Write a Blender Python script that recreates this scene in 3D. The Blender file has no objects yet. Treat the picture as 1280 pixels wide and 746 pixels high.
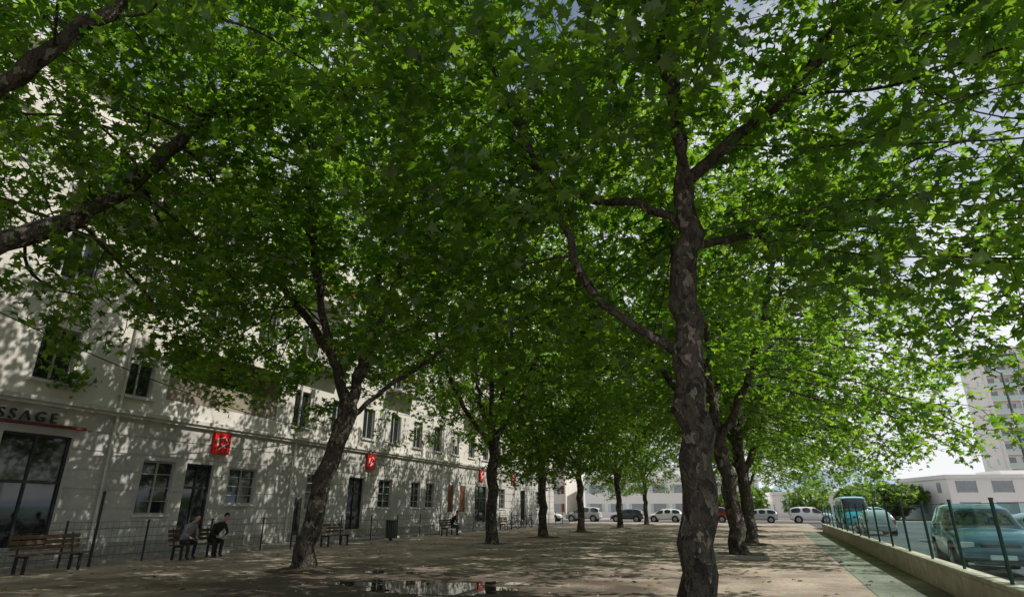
import bpy, math, random
import numpy as np
from mathutils import Vector, Matrix, kdtree, noise
random.seed(7)
D = bpy.data
scene = bpy.context.scene
def link(o, parent=None):
    scene.collection.objects.link(o)
    if parent is not None: o.parent = parent
    return o
def empty(name, loc=(0,0,0), rotz=0.0):
    e = D.objects.new(name, None); e.location = loc; e.rotation_euler = (0,0,rotz); e.empty_display_size=.2
    return link(e)

# ------------------------------------------------------------------ materials
def mat(name, c1, c2=None, rough=0.8, scale=3.0, bump=0.0, bscale=None, spec=0.3, metal=0.0, detail=6, lo=.35, hi=.65):
    m = D.materials.new(name); m.use_nodes = True
    nt = m.node_tree; b = nt.nodes['Principled BSDF']
    b.inputs['Roughness'].default_value = rough
    b.inputs['Metallic'].default_value = metal
    b.inputs['Specular IOR Level'].default_value = spec
    tc = nt.nodes.new('ShaderNodeTexCoord')
    if c2 is None: c2 = tuple(x*.8 for x in c1)
    n = nt.nodes.new('ShaderNodeTexNoise'); n.inputs['Scale'].default_value = scale; n.inputs['Detail'].default_value = detail
    n.inputs['Roughness'].default_value=.65
    nt.links.new(tc.outputs['Object'], n.inputs['Vector'])
    r = nt.nodes.new('ShaderNodeValToRGB')
    r.color_ramp.elements[0].position=lo; r.color_ramp.elements[1].position=hi
    r.color_ramp.elements[0].color=(*c2,1); r.color_ramp.elements[1].color=(*c1,1)
    nt.links.new(n.outputs['Fac'], r.inputs['Fac'])
    nt.links.new(r.outputs['Color'], b.inputs['Base Color'])
    if bump>0:
        n2 = nt.nodes.new('ShaderNodeTexNoise'); n2.inputs['Scale'].default_value = bscale or scale*6; n2.inputs['Detail'].default_value=8
        nt.links.new(tc.outputs['Object'], n2.inputs['Vector'])
        bp = nt.nodes.new('ShaderNodeBump'); bp.inputs['Strength'].default_value=bump; bp.inputs['Distance'].default_value=.03
        nt.links.new(n2.outputs['Fac'], bp.inputs['Height']); nt.links.new(bp.outputs['Normal'], b.inputs['Normal'])
    return m

def ground_mat():
    m = mat('dirt', (.52,.435,.35),(.20,.158,.122), rough=.95, scale=.5, bump=.7, bscale=9, lo=.34, hi=.64, detail=10)
    nt=m.node_tree; b=nt.nodes['Principled BSDF']; ramp=[n for n in nt.nodes if n.type=='VALTORGB'][0]
    tc=[n for n in nt.nodes if n.type=='TEX_COORD'][0]
    v=nt.nodes.new('ShaderNodeTexVoronoi'); v.inputs['Scale'].default_value=22
    nt.links.new(tc.outputs['Object'], v.inputs['Vector'])
    mx=nt.nodes.new('ShaderNodeMix'); mx.data_type='RGBA'; mx.blend_type='MULTIPLY'; mx.inputs['Factor'].default_value=.3
    nt.links.new(ramp.outputs['Color'], mx.inputs['A']); nt.links.new(v.outputs['Color'], mx.inputs['B'])
    # damp soil around the puddles
    sep=nt.nodes.new('ShaderNodeVectorMath'); sep.operation='DISTANCE'; sep.inputs[1].default_value=(-6.8,11.5,0)
    nt.links.new(tc.outputs['Object'], sep.inputs[0])
    nn=nt.nodes.new('ShaderNodeTexNoise'); nn.inputs['Scale'].default_value=.6; nn.inputs['Detail'].default_value=5
    nt.links.new(tc.outputs['Object'], nn.inputs['Vector'])
    ma=nt.nodes.new('ShaderNodeMath'); ma.operation='MULTIPLY_ADD'; ma.inputs[1].default_value=-14; 
    nt.links.new(nn.outputs['Fac'], ma.inputs[0]); nt.links.new(sep.outputs['Value'], ma.inputs[2])
    mr=nt.nodes.new('ShaderNodeMapRange'); mr.inputs['From Min'].default_value=-3.6; mr.inputs['From Max'].default_value=1.0
    mr.inputs['To Min'].default_value=.92; mr.inputs['To Max'].default_value=0
    nt.links.new(ma.outputs['Value'], mr.inputs['Value'])
    mx2=nt.nodes.new('ShaderNodeMix'); mx2.data_type='RGBA'
    nt.links.new(mr.outputs['Result'], mx2.inputs['Factor']); nt.links.new(mx.outputs['Result'], mx2.inputs['A'])
    mx2.inputs['B'].default_value=(.07,.054,.04,1)
    nt.links.new(mx2.outputs['Result'], b.inputs['Base Color'])
    return m

def bark_mat(name, base, pale, dark):
    m=D.materials.new(name); m.use_nodes=True; nt=m.node_tree; b=nt.nodes['Principled BSDF']
    b.inputs['Roughness'].default_value=.9; b.inputs['Specular IOR Level'].default_value=.2
    tc=nt.nodes.new('ShaderNodeTexCoord'); mp=nt.nodes.new('ShaderNodeMapping'); mp.inputs['Scale'].default_value=(1,1,.6)
    nt.links.new(tc.outputs['Object'], mp.inputs['Vector'])
    nz=nt.nodes.new('ShaderNodeTexNoise'); nz.inputs['Scale'].default_value=7; nz.inputs['Detail'].default_value=5
    nt.links.new(mp.outputs['Vector'], nz.inputs['Vector'])
    mixv=nt.nodes.new('ShaderNodeMix'); mixv.data_type='RGBA'; mixv.blend_type='LINEAR_LIGHT'; mixv.inputs['Factor'].default_value=.2
    nt.links.new(mp.outputs['Vector'], mixv.inputs['A']); nt.links.new(nz.outputs['Color'], mixv.inputs['B'])
    v=nt.nodes.new('ShaderNodeTexVoronoi'); v.inputs['Scale'].default_value=12
    nt.links.new(mixv.outputs['Result'], v.inputs['Vector'])
    sp=nt.nodes.new('ShaderNodeSeparateColor'); nt.links.new(v.outputs['Color'], sp.inputs['Color'])
    r=nt.nodes.new('ShaderNodeValToRGB'); r.color_ramp.interpolation='LINEAR'
    e=r.color_ramp.elements; e[0].position=0; e[0].color=(*dark,1); e[1].position=1; e[1].color=(*pale,1)
    x=e.new(.5); x.color=(*base,1); x=e.new(.86); x.color=(*[q*1.25 for q in base],1)
    nt.links.new(sp.outputs['Red'], r.inputs['Fac'])
    n3=nt.nodes.new('ShaderNodeTexNoise'); n3.inputs['Scale'].default_value=30; n3.inputs['Detail'].default_value=6
    nt.links.new(mp.outputs['Vector'], n3.inputs['Vector'])
    mx=nt.nodes.new('ShaderNodeMix'); mx.data_type='RGBA'; mx.blend_type='MULTIPLY'; mx.inputs['Factor'].default_value=.7
    nt.links.new(r.outputs['Color'], mx.inputs['A']); nt.links.new(n3.outputs['Fac'], mx.inputs['B'])
    nt.links.new(mx.outputs['Result'], b.inputs['Base Color'])
    ad=nt.nodes.new('ShaderNodeMath'); ad.operation='ADD'
    nt.links.new(v.outputs['Distance'], ad.inputs[0]); nt.links.new(n3.outputs['Fac'], ad.inputs[1])
    bp=nt.nodes.new('ShaderNodeBump'); bp.inputs['Strength'].default_value=1.0; bp.inputs['Distance'].default_value=.04
    nt.links.new(ad.outputs['Value'], bp.inputs['Height']); nt.links.new(bp.outputs['Normal'], b.inputs['Normal'])
    return m

def leaf_mat(name, dcol, tcol, tf=.55):
    m=D.materials.new(name); m.use_nodes=True; nt=m.node_tree; nt.nodes.remove(nt.nodes['Principled BSDF'])
    out=[n for n in nt.nodes if n.type=='OUTPUT_MATERIAL'][0]
    g=nt.nodes.new('ShaderNodeNewGeometry')
    def ramp(c):
        r=nt.nodes.new('ShaderNodeValToRGB'); e=r.color_ramp.elements
        e[0].color=(c[0]*.5,c[1]*.6,c[2]*.7,1); e[1].color=(c[0]*1.6,c[1]*1.25,c[2]*1.2,1)
        nt.links.new(g.outputs['Random Per Island'], r.inputs['Fac']); return r
    r1=ramp(dcol); r2=ramp(tcol)
    d=nt.nodes.new('ShaderNodeBsdfDiffuse'); t=nt.nodes.new('ShaderNodeBsdfTranslucent'); gl=nt.nodes.new('ShaderNodeBsdfGlossy')
    gl.inputs['Roughness'].default_value=.35; gl.inputs['Color'].default_value=(.8,.85,.8,1)
    nt.links.new(r1.outputs['Color'], d.inputs['Color']); nt.links.new(r2.outputs['Color'], t.inputs['Color'])
    mx=nt.nodes.new('ShaderNodeMixShader'); mx.inputs[0].default_value=tf
    nt.links.new(d.outputs[0], mx.inputs[1]); nt.links.new(t.outputs[0], mx.inputs[2])
    m2=nt.nodes.new('ShaderNodeMixShader'); m2.inputs[0].default_value=.04
    nt.links.new(mx.outputs[0], m2.inputs[1]); nt.links.new(gl.outputs[0], m2.inputs[2])
    nt.links.new(m2.outputs[0], out.inputs['Surface'])
    return m

def panel_mat():
    m=D.materials.new('tinted_panel'); m.use_nodes=True; nt=m.node_tree; nt.nodes.remove(nt.nodes['Principled BSDF'])
    out=[n for n in nt.nodes if n.type=='OUTPUT_MATERIAL'][0]
    t=nt.nodes.new('ShaderNodeBsdfTransparent'); t.inputs['Color'].default_value=(.60,.86,.86,1)
    g=nt.nodes.new('ShaderNodeBsdfGlossy'); g.inputs['Roughness'].default_value=.03; g.inputs['Color'].default_value=(.8,.95,.95,1)
    mx=nt.nodes.new('ShaderNodeMixShader'); mx.inputs[0].default_value=.12; nt.links.new(t.outputs[0],mx.inputs[1]); nt.links.new(g.outputs[0],mx.inputs[2])
    nt.links.new(mx.outputs[0],out.inputs['Surface']); return m

M={}
M['dirt']=ground_mat()
M['asphalt']=mat('asphalt',(.11,.11,.112),(.075,.075,.077),rough=.9,scale=2,bump=.3,bscale=60)
M['pave']=mat('pavement_concrete',(.26,.25,.23),(.17,.165,.155),rough=.9,scale=1.5,bump=.2)
M['bark']=bark_mat('plane_bark',(.115,.096,.077),(.38,.34,.27),(.04,.034,.028))
M['leaf']=leaf_mat('plane_leaf',(.036,.072,.012),(.25,.52,.028))
M['leaf_far']=leaf_mat('far_leaf',(.07,.12,.03),(.18,.36,.05))
M['facade']=mat('facade_render',(.62,.59,.53),(.52,.49,.44),rough=.9,scale=.8,bump=.15,bscale=30)
M['facade_lo']=mat('facade_base_render',(.50,.48,.44),(.36,.345,.32),rough=.9,scale=1.0,bump=.15,bscale=30,detail=10)
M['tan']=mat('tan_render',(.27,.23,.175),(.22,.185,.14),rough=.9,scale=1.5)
M['trim']=mat('trim_stone',(.56,.54,.49),(.44,.42,.38),rough=.85,scale=2)
M['frame']=mat('window_frame_paint',(.36,.36,.35),rough=.5)
M['darkframe']=mat('dark_frame_paint',(.04,.042,.045),rough=.4)
M['glass']=mat('window_glass',(.02,.024,.026),(.012,.014,.016),rough=.04,spec=.8)
M['blind']=mat('window_blind',(.5,.48,.43),rough=.8)
M['brown']=mat('shutter_brown',(.17,.06,.035),(.12,.045,.03),rough=.6)
M['red']=mat('sign_red',(.62,.02,.015),(.55,.018,.013),rough=.4)
M['dullred']=mat('dull_red',(.16,.03,.025),(.10,.02,.018),rough=.7)
M['white']=mat('white_paint',(.8,.8,.78),(.7,.7,.68),rough=.5)
M['wall']=mat('wall_concrete',(.58,.51,.39),(.38,.33,.25),rough=.95,scale=3,bump=.5,bscale=14)
M['green']=mat('fence_green_paint',(.015,.055,.04),rough=.45)
M['panel']=panel_mat()
M['metal']=mat('dark_metal',(.035,.035,.037),rough=.5,metal=.3)
M['galv']=mat('galvanised_metal',(.30,.31,.32),rough=.45,metal=.6)
M['wood']=mat('bench_wood',(.14,.09,.055),(.08,.055,.035),rough=.75,scale=8)
M['tire']=mat('tire_rubber',(.02,.02,.02),rough=.85)
M['rim']=mat('wheel_rim',(.4,.4,.42),rough=.35,metal=.8)
M['soil']=mat('tree_pit_soil',(.09,.068,.048),(.05,.038,.028),rough=.98,scale=8,bump=.7)
M['kerb']=mat('kerb_stone',(.36,.34,.30),(.25,.24,.21),rough=.9,scale=5,bump=.3)
M['water']=mat('puddle_water',(.03,.025,.018),(.02,.017,.012),rough=.02,spec=.7)
M['hill']=mat('hill_haze_tint',(.36,.44,.54),(.31,.38,.48),rough=1,scale=.004)  # bluish distance haze painted into the hills' base colour
M['flower']=mat('flower_petals',(.7,.06,.09),(.6,.04,.05),rough=.7)
M['terracotta']=mat('terracotta',(.35,.13,.07),rough=.8)
M['skin']=mat('skin',(.45,.28,.20),(.40,.24,.17),rough=.6)
M['hair']=mat('hair_dark',(.03,.02,.015),rough=.7,scale=40)
M['jeans']=mat('jeans',(.05,.07,.12),(.035,.05,.09),rough=.9,scale=20)
M['blackcloth']=mat('black_cloth',(.025,.025,.03),rough=.95)
M['greycloth']=mat('grey_cloth',(.22,.22,.23),(.17,.17,.18),rough=.95,scale=9)
M['leather']=mat('shoe_leather',(.05,.035,.025),rough=.6)
M['lamp_glass']=mat('lamp_lens',(.7,.7,.65),rough=.2)
M['tail']=mat('tail_light',(.4,.01,.01),rough=.2,spec=.6)
M['tower']=mat('tower_concrete',(.84,.83,.81),(.79,.78,.76),rough=.85,scale=.3)
M['balc']=mat('balcony_panel',(.55,.70,.67),(.48,.62,.60),rough=.5,scale=.3)
M['farwin']=mat('far_window_glass',(.34,.37,.39),(.27,.30,.32),rough=.25)
M['roof']=mat('roof_tile',(.30,.16,.10),(.22,.12,.08),rough=.9,scale=2)

# ------------------------------------------------------------------ mesh builder
class MB:
    def __init__(s): s.v=[]; s.f=[]; s.m=[]; s.mats=[]
    def mi(s,k):
        if k not in s.mats: s.mats.append(k)
        return s.mats.index(k)
    def quad(s,a,b,c,d,k):
        n=len(s.v); s.v+= [a,b,c,d]; s.f.append((n,n+1,n+2,n+3)); s.m.append(s.mi(k))
    def box(s,x0,x1,y0,y1,z0,z1,k):
        n=len(s.v)
        s.v+=[(x0,y0,z0),(x1,y0,z0),(x1,y1,z0),(x0,y1,z0),(x0,y0,z1),(x1,y0,z1),(x1,y1,z1),(x0,y1,z1)]
        for q in ((0,3,2,1),(4,5,6,7),(0,1,5,4),(1,2,6,5),(2,3,7,6),(3,0,4,7)):
            s.f.append(tuple(n+i for i in q)); s.m.append(s.mi(k))
    def tube(s,p,q,r,k,n=8,r2=None,cap=True):
        p=Vector(p); q=Vector(q); d=(q-p).normalized(); r2=r if r2 is None else r2
        u=d.orthogonal().normalized(); w=d.cross(u); b=len(s.v)
        for c,rr in ((p,r),(q,r2)):
            for i in range(n):
                a=2*math.pi*i/n; s.v.append(tuple(c+rr*(math.cos(a)*u+math.sin(a)*w)))
        for i in range(n):
            j=(i+1)%n; s.f.append((b+i,b+j,b+n+j,b+n+i)); s.m.append(s.mi(k))
        if cap:
            s.f.append(tuple(b+i for i in range(n))[::-1]); s.m.append(s.mi(k))
            s.f.append(tuple(b+n+i for i in range(n))); s.m.append(s.mi(k))
    def obj(s,name,parent=None,bevel=0,smooth=False):
        me=D.meshes.new(name); me.from_pydata(s.v,[],s.f)
        for k in s.mats: me.materials.append(M[k])
        me.polygons.foreach_set('material_index',s.m)
        if smooth: me.polygons.foreach_set('use_smooth',[True]*len(s.f))
        me.update()
        o=link(D.objects.new(name,me),parent)
        if bevel:
            md=o.modifiers.new('bevel','BEVEL'); md.width=bevel; md.segments=2; md.limit_method='ANGLE'
        return o

# ------------------------------------------------------------------ trees
TPL=np.array([(0,.35,.03),(0,0,0),(.48,.0,-.05),(.27,.26,0),(.56,.62,-.09),(.18,.54,0),(0,1.0,-.10),(-.18,.54,0),(-.56,.62,-.09),(-.27,.26,0),(-.48,.0,-.05)])
TPL[:,1]-=.35
TRI=np.array([(0,i,i+1 if i<10 else 1) for i in range(1,11)])
def leaf_mesh(name,P,S,rs,tilt,material,parent=None):
    N=len(P)
    n=rs.normal(size=(N,3))*tilt; n[:,2]+=1; n/=np.linalg.norm(n,axis=1)[:,None]
    f=rs.normal(size=(N,3)); f[:,2]=-.5
    x=np.cross(f,n); x/=np.linalg.norm(x,axis=1)[:,None]; y=np.cross(n,x)
    fold=rs.uniform(.3,2.2,size=(N,1,1))
    V=P[:,None,:]+S[:,None,None]*(TPL[None,:,0:1]*x[:,None,:]+TPL[None,:,1:2]*y[:,None,:]+fold*TPL[None,:,2:3]*n[:,None,:])
    V=V.reshape(-1,3).astype(np.float32)
    T=(TRI[None]+(np.arange(N)*11)[:,None,None]).reshape(-1).astype(np.int32)
    me=D.meshes.new(name); nt=len(T)//3
    me.vertices.add(len(V)); me.vertices.foreach_set('co',V.ravel())
    me.loops.add(len(T)); me.loops.foreach_set('vertex_index',T)
    me.polygons.add(nt); me.polygons.foreach_set('loop_start',np.arange(0,3*nt,3,dtype=np.int32))
    me.polygons.foreach_set('use_smooth',np.ones(nt,dtype=bool))
    me.update(calc_edges=True); me.validate()
    me.materials.append(M[material])
    return me

def grow(seeds, ells, rtrunk, nclump, reject=None, seed=1, nleaf=26000, lsize=.19, step=.33, limb_k=1.0, gap=-.06):
    rs=np.random.RandomState(seed); rnd=random.Random(seed)
    pos=[]; par=[]; 
    for si,pl in enumerate(seeds):
        pl=[Vector(p) for p in pl]
        if si==0: last=-1
        else:
            d=[(p-pl[0]).length for p in pos]; last=d.index(min(d))
            pl=[pos[last]]+pl[1:]
        pts=[]
        for i in range(len(pl)-1):
            p0=pl[max(i-1,0)];p1=pl[i];p2=pl[i+1];p3=pl[min(i+2,len(pl)-1)]
            Ln=(p2-p1).length; k=max(1,int(round(Ln/step)))
            for j in range(k):
                t=j/k; t2=t*t;t3=t2*t
                pts.append(.5*((2*p1)+(-p0+p2)*t+(2*p0-5*p1+4*p2-p3)*t2+(-p0+3*p1-3*p2+p3)*t3))
        pts.append(pl[-1])
        start=0 if si==0 else 1
        for p in pts[start:]:
            w=.0 if p.z<.3 else .035
            pos.append(p+Vector((rnd.gauss(0,w),rnd.gauss(0,w),0))); par.append(last); last=len(pos)-1
    nseed=len(pos)
    vol=np.array([e[1][0]*e[1][1]*e[1][2] for e in ells]); vol=vol/vol.sum()
    A=[]
    while len(A)<nclump:
        e=ells[rs.choice(len(ells),p=vol)]
        d=rs.normal(size=3); d/=np.linalg.norm(d); rr=rs.uniform()**(1/2.2)
        p=np.array(e[0])+d*rr*np.array(e[1])
        if reject and reject(p): continue
        A.append(p)
    A=np.array(A); per=14
    at=np.repeat(A,per,axis=0)+rs.normal(size=(len(A)*per,3))*np.array([.62,.62,.42])
    at=[Vector(a) for a in at if not (reject and reject(a))]
    alive=list(range(len(at)))
    for it in range(85):
        kd=kdtree.KDTree(len(pos))
        for i,p in enumerate(pos): kd.insert(p,i)
        kd.balance()
        grp={}; keep=[]
        for ai in alive:
            co,i,d=kd.find(at[ai])
            if d<.42: continue
            keep.append(ai)
            if d<9 and pos[i].z>2.8:
                grp.setdefault(i,[]).append((at[ai]-pos[i]).normalized())
        alive=keep
        if not alive or not grp: break
        added=0
        for i,ds in grp.items():
            v=Vector((0,0,.10*len(ds)))
            for q in ds: v+=q
            v=v.normalized()
            if par[i]>=0:
                pd=(pos[i]-pos[par[i]]).normalized()
                v=(v+pd*.35).normalized()
            v=(v+Vector((rnd.gauss(0,.13),rnd.gauss(0,.13),rnd.gauss(0,.1)))).normalized()
            np_=pos[i]+v*step
            co,k,d=kd.find(np_)
            if d<.12: continue
            pos.append(np_); par.append(i); added+=1
        if not added: break
    n=len(pos); ch=[[] for _ in range(n)]
    for i in range(n):
        if par[i]>=0: ch[par[i]].append(i)
    for _ in range(2):
        np2=list(pos)
        for i in range(nseed,n):
            if ch[i]: np2[i]=pos[i]*.5+pos[par[i]]*.25+pos[ch[i][0]]*.25
        pos=np2
    e=2.15; R=[0.0]*n; tip=.0065
    acc=[0.0]*n
    for i in range(n-1,-1,-1):
        R[i]=tip if not ch[i] else max(tip,acc[i]**(1/e))
        if par[i]>=0: acc[par[i]]+=R[i]**e
    sc=rtrunk/R[0]; R0=R[0]
    R=[tip*.8+(r-tip)*sc*(limb_k+(1-limb_k)*(r/R0)) if r>tip else tip*.8 for r in R]
    V=[];F=[]
    heads=[(0,None)]
    while heads:
        i,pa=heads.pop()
        chain=[i]
        while ch[chain[-1]]:
            c=sorted(ch[chain[-1]],key=lambda k:-R[k])
            for o in c[1:]: heads.append((o,chain[-1]))
            chain.append(c[0])
        P=[pos[k] for k in chain]; RR=[R[k] for k in chain]
        if pa is not None: P=[pos[pa]]+P; RR=[min(R[pa]*.9,RR[0]*1.25)]+RR
        if len(P)<2: continue
        ns=18 if RR[0]>.12 else (8 if RR[0]>.04 else 4)
        u=None; base=len(V)
        for j,p in enumerate(P):
            t=(P[min(j+1,len(P)-1)]-P[max(j-1,0)]).normalized()
            u=t.orthogonal().normalized() if u is None else (u-t*u.dot(t)).normalized()
            w=t.cross(u); r=RR[j]
            if pa is None and r>.1: 
                r*=1+.55*math.exp(-p.z/.28)
            for a in range(ns):
                an=2*math.pi*a/ns; dr=math.cos(an)*u+math.sin(an)*w
                rr=r
                if r>.05:
                    q=(p+dr*r)
                    rr=r*(1+.18*noise.noise(q*1.9)+.15*noise.noise(q*5))
                V.append(tuple(p+dr*rr))
        for j in range(len(P)-1):
            for a in range(ns):
                b=(a+1)%ns
                F.append((base+j*ns+a,base+j*ns+b,base+(j+1)*ns+b,base+(j+1)*ns+a))
    me=D.meshes.new('limbs'); me.from_pydata(V,[],F); me.polygons.foreach_set('use_smooth',[True]*len(F)); me.materials.append(M['bark']); me.update()
    # leafy sprays: some twigs stay nearly bare so the crown has holes and clumps
    off=Vector((seed*3.1,seed*1.7,0))
    thin=np.array([tuple(pos[i]) for i in range(nseed,n) if R[i]<.02 and noise.noise(pos[i]*.8+off)+.6*noise.noise(pos[i]*2.3+off)>gap])
    idx=rs.randint(0,len(thin),nleaf)
    LP=thin[idx]+rs.normal(size=(nleaf,3))*np.array([.20,.20,.16])-np.array([0,0,.08])
    if reject:
        LP=np.array([p for p in LP if not reject(p)])
    S=rs.uniform(.6,1.25,size=len(LP))*lsize
    lm=leaf_mesh('foliage',LP,S,rs,.6,'leaf')
    print('TREE',n,len(LP))
    return me,lm

def place_tree(limb,leaf,loc,rot=0,scale=1.0):
    e=empty('plane_tree',loc,rot); e.scale=(scale,)*3
    link(D.objects.new('trunk_and_limbs',limb),e); link(D.objects.new('foliage',leaf),e)
    return e

RX,RY=.9367,.35
def L(r,d,z): return (r*RX-d*RY, r*RY+d*RX, z)
main_seeds=[
 [L(-.16,0,-.1),L(-.06,0,1.5),L(.04,0,3.3),L(.14,.05,4.6),L(.26,.1,5.8),L(.32,.1,7.0),L(.4,.3,9),L(.5,.5,11.5),L(.45,.7,13.5)],
 [L(.05,0,3.7),L(-.65,.1,4.2),L(-1.4,.3,5.0),L(-1.8,.5,6.6),L(-2.6,.6,8.5),L(-3.2,.8,10.5)],
 [L(.3,.1,6.8),L(1.1,.1,7.5),L(2.5,.0,8.7),L(3.4,-.2,10.1),L(3.9,-.4,11.8)],
 [L(.25,.1,5.9),L(-.4,.5,6.6),L(-1.2,1.1,7.0),L(-2.3,2.2,8.6),L(-2.8,3,11)],
 [L(.25,.1,5.6),L(1.1,1.0,6.1),L(2.7,2.0,6.8),L(4.6,3,7.6)],
 [L(.3,.1,7.0),L(.0,-.6,8.5),L(-.6,-1.8,10.5),L(-1.0,-2.4,12.5)],
 [L(.2,.1,5.2),L(.5,1.6,6.2),L(.9,3.4,8),L(1,4.6,10)],
]
def rej_main(p):
    x,y,z=p; r=math.hypot(x,y)
    rr=x*RX+y*RY; d=-x*RY+y*RX
    if r<1.2 and z<7.4: return True
    if d<.8 and -.5<rr<1.4 and z<7.4-.25*max(0,-d): return True
    if d<-2.0 and z<6.0 and rr<3: return True
    if d<-4 and z<7.5: return True
    return z<3.6
lm1=grow(main_seeds,[((.2,.3,10.7),(7.4,7.2,5.6)),((4.6,1.8,6.8),(4.2,4.4,3.0)),((-3.2,1.6,6.2),(3.6,3.8,2.6)),((5.4,-.5,10.0),(4.2,4.5,4.2))],.235,440,rej_main,11,50000,.195,limb_k=.75,gap=-.12)
place_tree(*lm1,(-.56,8.9,0))
left_seeds=[
 [L(0,0,-.1),L(.1,0,1.0),L(.34,0,2.4),L(.6,0,3.4),L(.85,0,4.3),L(1.1,.2,6.2),L(1.45,.4,9.9),L(1.8,.5,12.3),L(1.9,.6,14)],
 [L(.8,0,4.2),L(.45,.0,5.4),L(-.3,-.1,7.7),L(-.6,-.3,10),L(-.8,-.5,12.5)],
 [L(.75,0,3.9),L(1.9,.1,5.0),L(3.0,.2,5.8),L(3.9,.3,6.6),L(5,.4,8.5)],
 [L(.4,0,5.6),L(-.9,.6,7.4),L(-2.4,1,9.1),L(-3.4,1.4,11)],
 [L(.95,0,5.0),L(1.9,-1,6.8),L(2.6,-1.6,9.0),L(3.1,-2,11.5)],
 [L(.7,0,4.6),L(.3,-1.2,6.4),L(.1,-2.6,9),L(0,-3.2,11.5)],
]
def rej_left(p):
    x,y,z=p; rr=x*RX+y*RY; d=-x*RY+y*RX
    if z<4.1: return True
    if math.hypot(x,y)<1.6 and z<6.0: return True
    if d<1 and -1.0<rr<3 and z<7.6: return True
    return False
lm2=grow(left_seeds,[((.3,.2,11.3),(6.8,7.0,6.6)),((-2.5,1.5,6.8),(4.4,4.2,2.8))],.26,370,rej_left,5,42000,.195,gap=-.12)
place_tree(*lm2,(-11.5,14.4,0))
o=Vector((-12.2,3.2,0))
def W(x,y,z): return (x-o.x,y-o.y,z)
off_seeds=[
 [(0,0,-.1),(0,0,2),(.1,.2,4.2),W(-12.1,3.6,5.6),W(-11.6,4.0,6.8),W(-10.9,4.4,7.9),W(-9.6,5.0,9.9),W(-8.8,5.4,12)],
 [(.1,.2,4.2),W(-12.3,4.8,5.4),W(-12.1,6.15,6.4),W(-11.7,7.4,8.0),W(-11.1,8.7,11)],
 [(.1,.3,4.6),W(-12.6,2.2,6.5),W(-13,1,9),W(-13.2,.5,12)],
 [W(-12.1,3.6,5.6),W(-11,2.6,7.5),W(-9.8,1.8,10)],
]
def rej_off(p):
    wx,wy,z=p[0]+o.x,p[1]+o.y,p[2]
    f=-.35*wx+.9367*wy; r=.9367*wx+.35*wy
    if 0<f<9.0 and z<1.6+.92*f and r>-1.15*f: return True
    return p[2]<4.9 or (math.hypot(p[0],p[1])<2 and p[2]<7)
lm3=grow(off_seeds,[((.3,1.8,10.9),(6.6,7.6,6.0)),((-.5,5.6,7.6),(4.0,3.6,3.0))],.33,320,rej_off,23,34000,.195,limb_k=.85,gap=-.12)
place_tree(*lm3,tuple(o))
vA=[[(0,0,-.1),(.05,0,2),(.0,.1,4.4),(.1,.1,6.5),(.2,-.1,10),(.2,0,13)],
    [(0,.1,4.0),(1.2,.3,5.6),(2.4,.6,8),(3,.8,10.5)],[(0,.1,4.3),(-1.0,-.5,6),(-2.2,-1,8.6),(-2.8,-1.4,11)],
    [(0,.1,4.6),(-.3,1.3,6.4),(-.6,2.8,9)],[(0,.1,4.8),(.6,-1.4,6.6),(.9,-2.8,9.2)]]
vB=[[(0,0,-.1),(-.08,0,2),(-.25,.1,3.8),(-.3,.1,5.5),(-.1,.2,9),(.1,.2,12.5)],
    [(-.25,.1,3.6),(.7,-.4,5.2),(1.5,-1.2,7.6),(2,-2,10.5)],[(-.25,.1,3.9),(-1.5,.5,5.6),(-2.7,1.2,8),(-3.2,1.6,10.5)],
    [(-.25,.1,4.4),(.3,1.7,6.2),(.9,3,9)],[(-.3,.1,4.8),(-.9,-1.5,7),(-1.3,-2.6,9.5)]]
def rej_v(p):
    r=math.hypot(p[0],p[1]); lowz=3.5 if r<3.8 else 2.7
    return p[2]<lowz+.25*math.sin(p[0]*1.3) or (r<1.4 and p[2]<5.2)
tA=grow(vA,[((0,0,9.9),(6.6,6.6,6.6)),((-2.5,-4.3,5.2),(3.2,3.2,2.6))],.24,290,rej_v,31,21500,.205,gap=-.12)
tB=grow(vB,[((0,0,9.5),(6.5,6.5,6.3)),((5.0,.3,5.0),(3.4,3.6,2.6))],.24,280,rej_v,47,21000,.205,gap=-.12)
far=[(tB,-.3,22.9,.2,1.10),(tA,.15,31.5,2.1,1.06),(tB,.3,40,.2,1.0),(tA,.5,50,2.1,.95),(tB,.6,61,.3,.9),
     (tA,-10.5,25.6,3.6,1.02),(tB,-11,34.5,5.2,.98),(tA,-10.9,43,.3,.98),(tB,-9.9,52.5,1.7,.95),(tA,-9.4,64,4.4,.9)]
tree_locs=[(-.70,8.85),(-11.5,14.4),(-12.2,3.2)]
for (t,x,y,r,s) in far:
    place_tree(*t,(x,y,0),r,s); tree_locs.append((x,y))

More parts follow.
